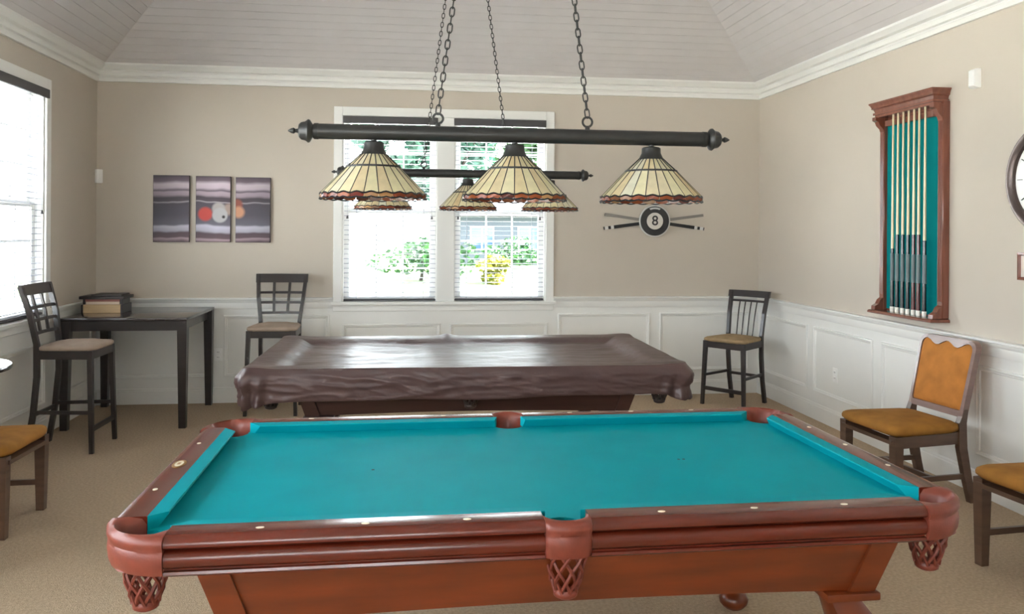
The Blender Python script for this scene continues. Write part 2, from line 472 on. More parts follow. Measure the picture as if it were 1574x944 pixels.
def make_table(label):
    T = thing('pool_table', label, 'pool table')
    # cloth bed, bitten out at the six pockets
    out = []
    HX, HY = NX + .045, NY + .045
    cxx, cyy, r = NX + .03, NY + .03, .062
    out += arc(0, -HY - .012, .064, 168, 12, 9)
    out += arc(cxx, -cyy, r, 194, 76, 9)
    out += arc(cxx, cyy, r, 284, 166, 9)
    out += arc(0, HY + .012, .064, 348, 192, 9)
    out += arc(-cxx, cyy, r, 14, -104, 9)
    out += arc(-cxx, -cyy, r, 104, -14, 9)
    bm = B(); prism(bm, out, .735, .762); bmesh.ops.triangulate(bm, faces=[f for f in bm.faces if len(f.verts) > 4])
    obj('bed_cloth', bm, M_felt, T)
    sight_bm = B(); lathe(sight_bm, [(.0, -.001), (.0085, -.001), (.0085, .0006), (.0, .0012)], 10); sight = finish(sight_bm, 'sight')
    S = .2794
    segs = [('n', -NX, 0), ('n', 0, NX), ('f', -NX, 0), ('f', 0, NX), ('l', -NY, NY), ('r', -NY, NY)]
    for side, a, b in segs:
        lo, hi = (a + .047 if a < 0 else .075), (b - .047 if b > 0 else -.075)
        if side in 'lr': lo, hi = -NY + .032, NY - .032
        else: lo, hi = (-NX + .042, -.066) if a < 0 else (.066, NX - .042)
        rl = obj('top_rail', strip(rail_prof, side, lo, hi), M_mahog, T, 40)
        obj('apron', strip(apron_prof, side, lo, hi), M_mahog, T, 40)
        # cushion: shorter at the nose, longer behind
        cl, ch = (-NX + .082, -.066) if b == 0 else ((.066, NX - .082) if a == 0 else (-NY + .082, NY - .082))
        if side in 'lr': e1, e2 = -1.0, 1.0
        else: e1, e2 = (-1.0, .3) if b == 0 else (-.3, 1.0)
        obj('cushion', strip(cush_prof, side, cl, ch, e1, e2), M_felt, T, 30)
        ks = (-3, -2, -1) if b == 0 else ((1, 2, 3) if a == 0 else (-1, 0, 1))
        for k in ks:
            d = .094
            p = {'n': (k * S, -NY - d), 'f': (k * S, NY + d), 'l': (-NX - d, k * S), 'r': (NX + d, k * S)}[side]
            if side == 'l' and k == 0:
                bm = B(); lathe(bm, [(0, -.001), (.022, -.001), (.022, .001), (0, .0012)], 24); e = obj('emblem', bm, M_brass, rl, loc=(p[0], p[1], .8025)); e.scale = (1, 2.1, 1)
                bm = B(); lathe(bm, [(0, .0011), (.0135, .0011), (.0135, .0019), (0, .002)], 24); e2_ = obj('emblem_plate', bm, M_pearl, rl, loc=(p[0], p[1], .8025)); e2_.scale = (1, 2.3, 1)
                bm = B(); box(bm, -.005, .005, -.012, .012, .0018, .0026); obj('emblem_bar', bm, M_brass, rl, loc=(p[0], p[1], .8025))
            else:
                o = obj('sight', sight, M_pearl, rl, loc=(p[0], p[1], .8025)); o.scale = (1.35, .8, 1) if side in 'nf' else (.9, 1.25, 1)
    # pockets
    def pocket(inner, outer, nc, cap):
        pk = obj('pocket_leather', pocket_loft(inner, outer), M_leather, T, 50)
        obj('pocket_net', net(*nc), M_net, pk, 60)
        bm = B(); lathe(bm, [(0, .598), (.031, .598), (.036, .59), (.034, .578), (.024, .572), (0, .570)], 14, (nc[0], nc[1], 0)); obj('net_base', bm, M_leather, pk, 50)
    for s in (-1, 1):
        n = 17
        inn = [(.064 * math.cos(R(a)), s * (NY + .055 + .064 * max(math.sin(R(a)), 0))) for a in [0 + 180 * i / (n - 1) for i in range(n)]]
        outer = []
        for i in range(n):
            t = -1 + 2 * i / (n - 1); x = .070 * -t
            outer.append((x * .93, s * (OY - .012 + .026 * math.sqrt(max(0, 1 - (t * .98) ** 2)))))
        pocket(inn, outer, (0, s * (NY + .092)), None)
        for sx in (-1, 1):
            n = 19; cc = (NX + .035, NY + .035)
            inn = [(NX + .047, NY - .031)] + arc(cc[0], cc[1], .062, -38, 128, n - 2) + [(NX - .041, NY + .047)]
            rr = .183; ox, oy = OX - .001, OY - .001
            path = [(ox, NY - .031)] + arc(ox - rr, oy - rr, rr, 0, 90, 15) + [(NX - .041, oy)]
            path = [p for i, p in enumerate(path) if i == 0 or math.dist(p, path[i - 1]) > 1e-4]
            # resample to n points
            L_ = [0]
            for p, q in zip(path, path[1:]): L_.append(L_[-1] + math.dist(p, q))
            outp = []
            for i in range(n):
                d = L_[-1] * i / (n - 1); k = max(j for j in range(len(L_)) if L_[j] <= d + 1e-9); k = min(k, len(path) - 2)
                t = (d - L_[k]) / (L_[k + 1] - L_[k]); outp.append((path[k][0] + (path[k + 1][0] - path[k][0]) * t, path[k][1] + (path[k + 1][1] - path[k][1]) * t))
            f = lambda P: [(sx * x, s * y_) for x, y_ in P]
            pocket(f(inn), f(outp), (sx * (NX + .03), s * (NY + .03)), None)
    # cabinet
    TX, TY, BX, BY, zt_, zb = .985, .672, .935, .630, .697, .534
    for s in (-1, 1):
        bm = B(); rings = []
        for i in range(21):
            u = -1 + 2 * i / 20; arch = .016 * (1 - u * u)
            xt, xb = (TX - .03) * u, (BX - .03) * u
            rings.append([(xt, s * TY, zt_), (xb, s * (BY + .0), zb + arch), (xb, s * (BY - .03), zb + arch), (xt, s * (TY - .03), zt_)])
        obj('cabinet_panel', loft(bm, rings), M_cherry, T, 30)
        bm = B()
        loft(bm, [[(s * TX, -TY + .03, zt_), (s * BX, -BY + .03, zb), (s * (BX - .03), -BY + .03, zb), (s * (TX - .03), -TY + .03, zt_)], [(s * TX, TY - .03, zt_), (s * BX, BY - .03, zb), (s * (BX - .03), BY - .03, zb), (s * (TX - .03), TY - .03, zt_)]])
        obj('cabinet_panel', bm, M_cherry, T)
        for q in (-1, 1):
            bm = B(); g = .010
            def stile(X, Y, z):
                return [(s * (X + g), q * (Y + g), z), (s * (X - .072), q * (Y + g), z), (s * (X - .072), q * (Y - .02), z), (s * (X - .02), q * (Y - .02), z), (s * (X - .02), q * (Y - .072), z), (s * (X + g), q * (Y - .072), z)]
            loft(bm, [stile(TX, TY, zt_), stile(BX, BY, zb)]); obj('corner_stile', bm, M_cherry, T)
            # leg: plate, cabriole knee, ankle and bun foot
            px, py = s * (BX - .062), q * (BY - .062)
            dx, dy = s * .707, q * .707
            bm = B(); box(bm, px - .085, px + .085, py - .085, py + .085, .510, .534, .006, 2); lp = obj('leg', leg_mesh(px, py, dx, dy), M_cherry, T, 60); obj('leg_plate', bm, M_cherry, lp, 30)
            bm = B(); lathe(bm, [(0, 0), (.04, .0), (.058, .02), (.062, .038), (.05, .062), (.03, .072), (0, .074)], 16, (px + dx * .035 + s * .06, py + dy * .035 - q * .15, 0)); obj('bun_foot', bm, M_cherry, lp, 50)
    bm = B(); box(bm, -.9, .9, -.6, .6, .56, .68); obj('slate_frame', bm, M_cherry, T)
    return T

def leg_mesh(px, py, dx, dy):
    bm = B(); rings = []
    for z, o, h in ((.512, -.004, .052), (.49, 0, .056), (.45, .022, .066), (.39, .036, .064), (.31, .022, .050), (.22, .000, .038), (.14, -.006, .031), (.09, .008, .032), (.05, .03, .034)):
        r = []
        for k in range(16):
            a = 2 * PI * k / 16; c, s = math.cos(a), math.sin(a); m = max(abs(c), abs(s)) ** .55
            t = max(0, (.5 - z) / .5)
            r.append((px + dx * o + math.copysign(.06 * t, dx) + h * c / m, py + dy * o - math.copysign(.15 * t ** 1.4, dy) + h * s / m, z))
        rings.append(r)
    return loft(bm, rings)

near = make_table('pool table with bright teal felt and red-brown leather pockets in the foreground')
near.location = (.4507, 2.9562, 0); near.rotation_euler.z = .0062
M_mahog2 = mat('dark_mahogany', lin(62, 36, 32), .35, var=.4, vscale=5, stretch=(.6, 6, 6), coat=.2)
M_leather2 = mat('black_leather', lin(56, 46, 42), .45, var=.2, vscale=25)
far = copy_tree(near, None, {'mahogany_rail': M_mahog2, 'cherry_cabinet': M_mahog2, 'red_brown_leather': M_leather2, 'leather_net_cord': M_leather2})
far['label'] = 'dark wooden pool table hidden under the brown vinyl cover'
FX, FY, FA = .395, 5.48, -.02
far.location = (FX, FY, 0); far.rotation_euler.z = FA

# two worn spots on the near felt
M_spot = mat('worn_felt_spot', lin(40, 60, 66), .8)
for x, y_ in ((-.559, .0), (.559, .01), (.578, .01)):
    bm = B(); lathe(bm, [(0, .7618), (.006, .7618), (.006, .7626), (0, .7627)], 10, (x, y_, 0)); obj('foot_spot', bm, M_spot, near)

# ------------------------------------------------------------------ vinyl cover over the far table
def cover():
    hx, hy, rc = OX + .022, OY + .022, .06
    NS = (170, 96); C = 14
    def ring(dx, r):
        """rounded rectangle inset by dx, fixed number of points"""
        X, Y = hx - dx, max(hy - dx, .0005); r = min(r, Y * .95)
        pts = []
        for (cx_, cy_, a0) in ((X - r, Y - r, 0), (-X + r, Y - r, 90), (-X + r, -Y + r, 180), (X - r, -Y + r, 270)):
            pts.append([(cx_ + r * math.cos(R(a0 + 90 * i / C)), cy_ + r * math.sin(R(a0 + 90 * i / C)), (math.cos(R(a0 + 90 * i / C)), math.sin(R(a0 + 90 * i / C)))) for i in range(C + 1)])
        res = []
        for k in range(4):
            res += pts[k]
            a, b = pts[k][-1], pts[(k + 1) % 4][0]; n = NS[0] if k in (0, 2) else NS[1]
            for i in range(1, n): res.append((a[0] + (b[0] - a[0]) * i / n, a[1] + (b[1] - a[1]) * i / n, a[2]))
        return res
    def topz(x, y_):
        d = min(hx - abs(x), hy - abs(y_))
        t = min(max((d - .13) / .11, 0), 1); t = t * t * (3 - 2 * t)
        z = .822 - .036 * t
        v = Vector((x * 2.2, y_ * 5, 1.3))
        wr = noise.noise(v) * .5 + noise.noise(v * 2.7) * .25
        z += wr * (.004 + .012 * t)
        # creases running towards the corners
        z += .006 * t * (1 - abs(noise.noise(Vector((x * 1.3 + y_ * 2, y_ * 7 - x, 4.1)))) * 3) * .5
        z += .022 * math.exp(-((x + .10) / .05) ** 2 - ((y_ - hy + .05) / .05) ** 2)
        ce = math.exp(-((abs(x) - hx + .05) / .09) ** 2 - ((abs(y_) - hy + .05) / .09) ** 2)
        return z + .012 * ce
    bm = B(); rings = []
    for d in [hy - .0006] + [hy * (1 - i / 22) for i in range(2, 22)] + [.03, .015, .006, 0]:
        rings.append([(x, y_, topz(x, y_)) for x, y_, _ in ring(d, rc * max(.15, 1 - d * 2))])
    edge = ring(0, rc); H = []
    for (x, y_, nrm) in edge:
        ex, ey = hx - abs(x), hy - abs(y_); dc = math.hypot(ex, ey)
        cf = math.exp(-(dc / .13) ** 2)
        side = 1 if abs(y_) > hy - .06 else 0
        h = .178 + .022 * noise.noise(Vector((x * 2.1, y_ * 2.1, 7))) + .02 * (x > .3) * side * max(0, (x - .3)) * -1 + cf * (.055 + .03 * noise.noise(Vector((x * 30, y_ * 30, 2))))
        H.append((h, cf))
    rows = 24
    for j in range(1, rows + 1):
        t = j / rows; r = []
        for (x, y_, nrm), (h, cf) in zip(edge, H):
            s = x * nrm[1] - y_ * nrm[0]
            dz = h * t
            per = Vector((x * 3.2, y_ * 3.2, dz * 7))
            out_ = .010 * math.sin(min(t * 6, 1.57)) + t * .012 * noise.noise(per)
            rid = lambda v: (1 - min(1, abs(noise.noise(v)) * 3.2)) ** 2
            out_ += min(1, t * 3) * (.006 * rid(Vector((s * 1.6 + dz * 3, dz * 13, 3))) + .005 * rid(Vector((s * 3.1 - dz * 8, dz * 19, 8))) + .005 * rid(Vector((s * 6 + dz * 14, dz * 9 - s, 12))))
            ang = math.atan2(y_, x)
            out_ += cf * (.035 * math.sin(min(t * 5, PI)) + t * .03 * math.sin((x * 1.0 - y_ * 1.3) * 75 + t * 2))
            if j == rows: out_ -= .008
            z = topz(x, y_) - .004 - dz
            r.append((x + nrm[0] * out_, y_ + nrm[1] * out_, z))
        rings.append(r)
    loft(bm, rings, True, False)
    return bm
M_vinyl = mat('brown_vinyl', lin(84, 64, 62), .36, spec=.42, var=.12, vscale=6, bump=.5, bscale=11, bdist=.012)
cv = obj('table_cover', cover(), M_vinyl, None, 75, loc=(FX, FY, 0), rot=(0, 0, FA))
tag(cv, 'glossy brown vinyl cover draped over the far pool table', 'table cover')

# ------------------------------------------------------------------ hanging three-shade lights
def shade_parts():
    NP = 24
    def ringpt(r, z, a): return Vector((r * math.cos(a), r * math.sin(a), z))
    levels = ((.044, -.078, .094, -.124), (.094, -.124, .186, -.219))
    frame = B()
    for k in range(NP):
        a = 2 * PI * (k + .5) / NP
        tube(frame, [ringpt(.043, -.076, a), ringpt(.094, -.124, a), ringpt(.187, -.221, a)], .0019, 4)
    tube(frame, [ringpt(.094, -.124, 2 * PI * i / 48) for i in range(48)], .0042, 6, loop=True)
    tube(frame, [ringpt(.187, -.221 + .003 * math.cos(24 * 2 * PI * i / 144), 2 * PI * i / 144) for i in range(144)], .003, 5, loop=True)
    tube(frame, [ringpt(.189, -.235 - .005 * abs(math.sin(12 * 2 * PI * i / 144 )), 2 * PI * i / 144) for i in range(144)], .0026, 5, loop=True)
    panels = []
    for r0_, z0, r1, z1 in levels:
        bm = B(); h = PI / NP * .97
        q = [ringpt(r0_, z0, -h), ringpt(r0_, z0, h), ringpt(r1, z1, h), ringpt(r1, z1, -h)]
        n = (q[1] - q[0]).cross(q[3] - q[0]).normalized() * .002
        loft(bm, [[p for p in q], [p + n for p in q]]); panels.append((finish(bm, 'glass_panel'), NP, M_cream, 'glass_panel'))
    bm = B(); h = PI / NP * .97
    N_ = 6; top = [ringpt(.187, -.221, -h + 2 * h * i / N_) for i in range(N_ + 1)]
    bot = [ringpt(.189, -.234 - .005 * math.sin(PI * i / N_), -h + 2 * h * i / N_) for i in range(N_ + 1)]
    poly = top + bot[::-1]; o = Vector((.002, 0, 0)); loft(bm, [poly, [p - o for p in poly]]); panels.append((finish(bm, 'border_panel'), NP, M_amber, 'border_panel'))
    return finish(frame, 'lamp_shade', 60), panels
SH_FRAME, SH_PANELS = shade_parts()
LINK = None
def link_mesh():
    bm = B(); pts = []
    for i in range(16):
        a = 2 * PI * i / 16; pts.append((.0085 * math.cos(a), 0, .013 * math.sin(a) + (.005 if math.sin(a) > 0 else -.005)))
    tube(bm, pts, .0026, 6, loop=True); return finish(bm, 'chain_link', 60)
LINK = link_mesh()
def billiard_light(label, loc, rz, L_, sx, ringx, apex_z):
    T = thing('billiard_light', label, 'pendant light', loc, rz, 'three-shade billiard lights')
    h = L_ / 2
    bm = B(); lathe(bm, [(.0275, -h + .03), (.0275, h - .03)], 24, axis='x'); obj('bar', bm, M_bronze, T, 40)
    for s in (-1, 1):
        bm = B(); lathe(bm, [(.0, s * (h - .034)), (.029, s * (h - .034)), (.029, s * (h - .02)), (.024, s * (h - .014)), (.040, s * (h - .004)), (.042, s * (h + .002)), (.034, s * (h + .012)), (.031, s * (h + .026)), (.024, s * (h + .034)), (.008, s * (h + .037)), (.006, s * (h + .046)), (.011, s * (h + .052)), (.009, s * (h + .060)), (.002, s * (h + .072))], 20, axis='x')
        obj('end_cap', bm, M_bronze, T, 40)
    for x in sx:
        o = obj('lamp_shade', SH_FRAME, M_black, T, loc=(x, 0, 0))
        bm = B(); lathe(bm, [(.0, -.018), (.010, -.018), (.010, -.031), (.030, -.034), (.035, -.038), (.036, -.056), (.042, -.070), (.048, -.080), (.040, -.080), (.0, -.07)], 24); obj('cap', bm, M_bronze, o, 40)
        for me, n, m, nm in SH_PANELS:
            for k in range(n): obj(nm, me, m, o, rot=(0, 0, 2 * PI * k / n))
        bm = B(); lathe(bm, [(.0, -.08), (.014, -.085), (.016, -.105), (.03, -.14), (.032, -.16), (.022, -.185), (.0, -.192)], 16); obj('bulb', bm, M_plastic, o, 60)
    for x in ringx:
        bm = B(); lathe(bm, [(.009, .026), (.009, .036), (.006, .04)], 10, (x, 0, 0)); tube(bm, [(x + .018 * math.cos(2 * PI * i / 20), 0, .055 + .018 * math.sin(2 * PI * i / 20)) for i in range(20)], .0042, 6, loop=True)
        c = obj('chain_ring', bm, M_bronze, T, 50)
        a = Vector((x, 0, .075)); b = Vector((.02 * (1 if x > 0 else -1), 0, apex_z - loc[2] - .03)); d = b - a; n = int(d.length / .0295); tilt = math.atan2(d.x, d.z)
        for k in range(n):
            p = a + d * (k + .4) / n
            obj('chain_link', LINK, M_bronze, c, loc=p, rot=(0, tilt, 0) if k % 2 == 0 else (Matrix.Rotation(tilt, 3, 'Y') @ Matrix.Rotation(R(90), 3, 'Z')).to_euler())
    bm = B(); lathe(bm, [(0, 0), (.07, 0), (.065, -.015), (.03, -.03), (0, -.032)], 24, (0, 0, apex_z - loc[2])); obj('ceiling_canopy', bm, M_bronze, T, 40)
APEX = ZC + PITCH * RUN + .011
billiard_light('nearer dark three-shade stained-glass light above the teal pool table', (.398, 3.0, 1.954), 0, 1.48, (-.513, -.005, .508), (-.285, .265), APEX)
billiard_light('farther dark three-shade stained-glass light above the covered pool table', (.385, 5.45, 1.981), 0, 1.58, (-.53, .02, .565), (-.27, .29), APEX)

# ------------------------------------------------------------------ dining chairs (front towards -y)
def cushion_mesh(wf, wb, y0, y1, z0, z1, puff=.02, n=14):
    """upholstered pad: trapezium plan with rounded edges and a domed top"""
    bm = B(); rings = []
    def plan(t, s, k):
        w_ = (wf + (wb - wf) * t) / 2; return (s * w_, y0 + (y1 - y0) * t)
    prof = [(.94, 0), (1.0, .25), (1.005, .5), (.985, .75), (.93, .93), (.8, 1.0), (.5, 1.0 + puff / (z1 - z0) * .7), (.2, 1.0 + puff / (z1 - z0)), (.02, 1.0 + puff / (z1 - z0))]
    cy = (y0 + y1) / 2
    per = []
    for i in range(n): per.append(plan(i / n, -1, 0))
    for i in range(n): per.append((-(wb / 2) + wb * i / n, y1))
    for i in range(n): per.append(plan(1 - i / n, 1, 0))
    for i in range(n): per.append((wf / 2 - wf * i / n, y0))
    # round the corners
    per2 = []
    for i, p in enumerate(per):
        a, b = per[i - 2], per[(i + 2) % len(per)]
        per2.append((p[0] * .5 + (a[0] + b[0]) * .25, p[1] * .5 + (a[1] + b[1]) * .25))
    for k, zz in prof: rings.append([(x * k, cy + (y_ - cy) * k, z0 + (z1 - z0) * zz) for x, y_ in per2])
    return loft(bm, rings)

def dining_chair():
    T = thing('dining_chair', 'x', 'chair', group='amber upholstered dining chairs')
    obj('seat_cushion', cushion_mesh(.55, .47, -.275, .22, .425, .485, .018), M_velvet, T, 60)
    bm = B()
    bar(bm, (-.235, -.24, .395), (.235, -.24, .390), .022, .07); bar(bm, (-.205, .21, .395), (.205, .21, .390), .022, .07)
    for s in (-1, 1): bar(bm, (s * .238, -.24, .395), (s * .207, .21, .395), .022, .06, up=(0, 0, 1)) if False else loft(bm, [[(s * .249, -.25, .355), (s * .227, -.25, .355), (s * .227, -.25, .425), (s * .249, -.25, .425)], [(s * .218, .22, .355), (s * .196, .22, .355), (s * .196, .22, .425), (s * .218, .22, .425)]])
    obj('seat_rail', bm, M_chairwood, T)
    for s in (-1, 1):
        bm = B(); loft(bm, [[(s * .232 + a * h, -.238 + b * h, z) for a, b in ((-1, -1), (1, -1), (1, 1), (-1, 1))] for z, h in ((.425, .028), (.3, .027), (0, .021))]); obj('leg', bm, M_chairwood, T)
        bm = B(); loft(bm, [[(s * .212 + a * .018, y_ + b * h, z) for a, b in ((-1, -1), (1, -1), (1, 1), (-1, 1))] for z, y_, h in ((0, .30, .022), (.15, .262, .025), (.33, .225, .028), (.48, .222, .025), (.56, .245, .014))]); obj('leg', bm, M_chairwood, T)
        bm = B(); bar(bm, (s * .225, -.235, .16), (s * .212, .255, .16), .018, .03, up=(0, 0, 1)); obj('side_stretcher', bm, M_chairwood, T)
    bm = B(); bar(bm, (-.215, .02, .16), (.215, .02, .16), .018, .03, up=(0, 0, 1)); obj('cross_stretcher', bm, M_chairwood, T)
    # raked back: rounded frame with a cupid's-bow panel
    def bow(u, sc=1): return .016 * math.cos(u * PI * 2) * sc
    def outline(hw, z0, z1, rb, rt, bowamp, n=7):
        P = []
        P += [(hw - rb + rb * math.sin(R(90 * i / n)), z0 + rb - rb * math.cos(R(90 * i / n))) for i in range(n + 1)]
        P += [(hw * 1.0 - rt + rt * math.cos(R(90 * i / n)), z1 - rt + rt * math.sin(R(90 * i / n))) for i in range(n + 1)]
        m = 13
        for i in range(1, m): 
            u = 1 - 2 * i / m; x = (hw - rt) * u; P.append((x, z1 - bowamp * (1 - math.cos((u * 2) * PI)) / 2 * (1 if abs(u) < 1 else 0)))
        P += [(-x, z) for x, z in [(hw - rt + rt * math.sin(R(90 * i / n)), z1 - rt + rt * math.cos(R(90 * i / n))) for i in range(n + 1)]]
        P += [(-(hw - rb + rb * math.cos(R(90 * i / n))), z0 + rb - rb * math.sin(R(90 * i / n))) for i in range(n + 1)]
        return P
    def place(x, z, off):  # leaning plane
        lean = .20; zz = z - .47
        return (x * (1 + .10 * zz), .222 + lean * zz + .05 * zz * zz + off, z)
    outer = outline(.226, .512, .962, .02, .055, 0); inner = outline(.203, .55, .940, .015, .04, .034)
    bm = B(); loft(bm, [[place(x, z, -.006) for x, z in inner], [place(x, z, -.02) for x, z in [(a * .97 + b * .03, c * .97 + d * .03) for (a, c), (b, d) in zip(inner, outer)]], [place(x, z, -.018) for x, z in outer], [place(x, z, .022) for x, z in outer], [place(x, z, .018) for x, z in inner]], True, False, True)
    obj('back_frame', bm, M_frame_sheen, T, 40)
    cxm, czm = 0, .745
    rings = []
    for k, o in ((1.02, -.004), (.97, -.016), (.85, -.024), (.5, -.030), (.05, -.031)): rings.append([place(x * k, czm + (z - czm) * k, o) for x, z in inner])
    bm = B(); loft(bm, rings + [], True, True); obj('back_pad', bm, M_velvet_back, T, 60)
    bm = B(); loft(bm, [[place(x * 1.01, z, .006) for x, z in inner], [place(x * 1.01, z, .012) for x, z in inner]]); obj('back_panel', bm, M_velvet_back, T)
    return T
ch = dining_chair()
ch.location = (3.05, 4.75, 0); ch.rotation_euler.z = R(-84); ch['label'] = 'amber upholstered wooden dining chair by the right wall, showing its whole back'
c2 = copy_tree(ch); c2.location = (3.05, 3.50, 0); c2.rotation_euler.z = R(-83); c2['label'] = 'dining chair with amber seat cut off by the right edge of the photo'
c3 = copy_tree(ch); c3.location = (-2.29, 4.80, 0); c3.rotation_euler.z = R(90); c3['label'] = 'dining chair with amber seat cut off by the left edge of the photo'

# ------------------------------------------------------------------ stools (front towards -y)
def stool(label, seat_z, top_z, kind, seatmat):
    T = thing('bar_stool', label, 'stool', group='dark wooden stools with padded seats')
    wf, wb, y0, y1 = .42, .37, -.205, .19
    obj('seat_cushion', cushion_mesh(wf + .02, wb + .01, y0 - .012, y1 - .005, seat_z - .048, seat_z - .008, .02), seatmat, T, 60)
    bm = B(); zt_, zb = seat_z - .045, seat_z - .105
    loft(bm, [[(-wf / 2, y0, zb), (wf / 2, y0, zb), (wb / 2, y1, zb), (-wb / 2, y1, zb)], [(-wf / 2, y0, zt_), (wf / 2, y0, zt_), (wb / 2, y1, zt_), (-wb / 2, y1, zt_)]])
    obj('seat_rail', bm, M_darkwood, T)
    fl = {}; 
    for s in (-1, 1):
        bm = B(); bar(bm, (s * (wf / 2 + .004), y0 - .005, 0), (s * (wf / 2 - .017), y0 + .017, zt_), .028, .028, .036, .036); obj('leg', bm, M_darkwood, T)
        # rear post: foot kicks back, post leans back above the seat
        path = [(0, y1 + .065), (seat_z * .35, y1 + .018), (seat_z * .7, y1 - .006), (seat_z, y1 - .004), (seat_z + (top_z - seat_z) * .5, y1 + .03), (top_z - .012, y1 + .088)]
        bm = B(); rings = []
        for z, y_ in path:
            fx = wb / 2 - .012 + (.026 if z > seat_z + .1 and kind == 'lattice' else 0) * min(1, (z - seat_z) / .3) + .016 * max(0, (z - seat_z)) / .4
            rings.append([(s * fx + a * .015, y_ + b * .018, z) for a, b in ((-1, -1), (1, -1), (1, 1), (-1, 1))])
        loft(bm, rings); obj('leg', bm, M_darkwood, T)
    def backy(z):
        t = (z - seat_z) / (top_z - seat_z); return y1 - .004 + (.034 * t / .5 if t < .5 else .034 + .058 * (t - .5) / .5)
    def backw(z): return wb / 2 - .012 + (.026 * min(1, (z - seat_z) / .3) if kind == 'lattice' else 0) + .016 * (z - seat_z) / .4
    def hrail(name, z0, z1, th=.022, extra=0, curve=.018):
        bm = B(); rings = []
        for i in range(9):
            u = -1 + i / 4
            yo = curve * (1 - u * u)
            rings.append([((backw(z) + extra) * u, backy(z) + o + yo, z) for z, o in ((z0, -th / 2), (z1, -th / 2), (z1, th / 2), (z0, th / 2))])
        loft(bm, rings); obj(name, bm, M_darkwood, T, 40)
    H = top_z - seat_z
    if kind == 'lattice':
        hrail('crest_rail', top_z - .078, top_z, .024, .018)
        zl = seat_z + .075; hs = [zl + (top_z - .078 - zl) * f for f in (0, .34, .67)]
        for z in hs: hrail('slat', z - .011, z + .011, .016)
        for u in (-.33, .33):
            bm = B(); n = 5; rings = []
            for i in range(n):
                z = zl + (top_z - .07 - zl) * i / (n - 1)
                rings.append([(backw(z) * u + a * .011, backy(z) + .014 + b * .008, z) for a, b in ((-1, -1), (1, -1), (1, 1), (-1, 1))])
            loft(bm, rings); obj('slat', bm, M_darkwood, T)
    else:
        hrail('crest_rail', top_z - .062, top_z, .026, .026, .028)
        hrail('back_rail', top_z - .108, top_z - .088, .016, 0, .026)
        for u in (-.55, -.2, .17, .52):
            bm = B(); tube(bm, [(backw(z) * u * .9, backy(z) + .016 * ((z - seat_z) / H), z) for z in [seat_z - .03 + (H - .07) * i / 5 for i in range(6)]], .0065, 6); obj('spindle', bm, M_darkwood, T, 60)
    def legx(s, f, z):  # position of a leg at height z
        if f: t = z / zt_; return (s * (wf / 2 + .004 - .021 * t), y0 - .005 + .022 * t, z)
        t = min(z / (seat_z * .35), 1); return (s * (wb / 2 - .012), y1 + .065 - .047 * t - max(0, z - seat_z * .35) / (seat_z * .35) * .024, z)
    zf = .17 if seat_z > .7 else .155
    for name, z, a, b, hh in (('foot_rest', zf, (-1, 1), (1, 1), .034), ('rear_stretcher', zf + .1, (-1, 0), (1, 0), .024), ('side_stretcher', zf + .12, (-1, 1), (-1, 0), .024), ('side_stretcher', zf + .12, (1, 1), (1, 0), .024)):
        bm = B(); bar(bm, legx(*a, z), legx(*b, z), .018, hh, up=(0, 0, 1)); obj(name, bm, M_darkwood, T)
    return T
s1 = stool('tall lattice-back stool beside the left-wall window, in front of the tall table', .775, 1.20, 'lattice', M_taupe)
s1.location = (-2.41, 6.455, 0); s1.rotation_euler.z = R(88)
s2 = copy_tree(s1); s2.location = (-1.135, 7.55, 0); s2.rotation_euler.z = R(-3); s2['label'] = 'tall lattice-back stool against the back wall left of the covered pool table'
s3 = stool('spindle-back stool with tan seat standing in the right back corner', .64, 1.05, 'spindle', M_tan)
s3.location = (3.065, 7.44, 0); s3.rotation_euler.z = R(-52)

# ------------------------------------------------------------------ tall square table and the boxes on it
T = thing('pub_table', 'tall square espresso table in the left back corner', 'table', (-2.228, 7.43, 0))
bm = B(); box(bm, -.488, .488, -.5, .48, .868, .893, .005, 2); obj('table_top', bm, mat('espresso_top', lin(48, 40, 40), .2, var=.25, vscale=4, stretch=(1, 8, 8), coat=.5), T, 30)
bm = B()
for s in (-1, 1):
    box(bm, -.42, .42, s * .43 - .01 - (.0 if s > 0 else 0), s * .43 + .01, .785, .868); box(bm, s * .435 - .01, s * .435 + .01, -.42, .42, .785, .868)
obj('apron', bm, M_darkwood, T)
for sx in (-1, 1):
    for sy in (-1, 1):
        bm = B(); loft(bm, [[(sx * (.447 - o) + a * h, sy * (.442 - o) + b * h, z) for a, b in ((-1, -1), (1, -1), (1, 1), (-1, 1))] for z, h, o in ((.868, .037, 0), (.76, .037, 0), (0, .027, -.004))]); obj('leg', bm, M_darkwood, T)

bz = .893
T = thing('game_box', 'tan wooden box with dark ends on the tall table, lowest of the pile', 'box', (-2.53, 7.47, bz))
bm = B(); box(bm, -.15, .15, -.12, .12, 0, .072, .003, 1); obj('box_body', bm, mat('tan_box', lin(196, 166, 124), .5, var=.15, vscale=8, stretch=(1, 6, 6)), T)
for s in (-1, 1):
    bm = B(); box(bm, s * .157 - .009, s * .157 + .009, -.12, .12, 0, .072, .003, 1); obj('box_end', bm, M_darkwood, T)
T = thing('game_box', 'thin rose and cream box in the middle of the pile', 'box', (-2.53, 7.47, bz + .0722))
for s in (-1, 1):
    bm = B(); box(bm, s * .148 - .010, s * .148 + .010, -.10, .10, 0, .044, .002, 1); obj('box_end', bm, M_darkwood, T)
bm = B(); box(bm, -.135, .135, -.10, .10, .0, .024, .002, 1); obj('box_body', bm, mat('cream_card', lin(206, 188, 168), .6), T)
bm = B(); box(bm, -.138, .138, -.103, .103, .024, .044, .002, 1); obj('box_lid', bm, mat('rose_card', lin(150, 92, 82), .6), T)
T = thing('game_case', 'dark flat case lying on top of the box pile', 'case', (-2.53, 7.47, bz + .1164))
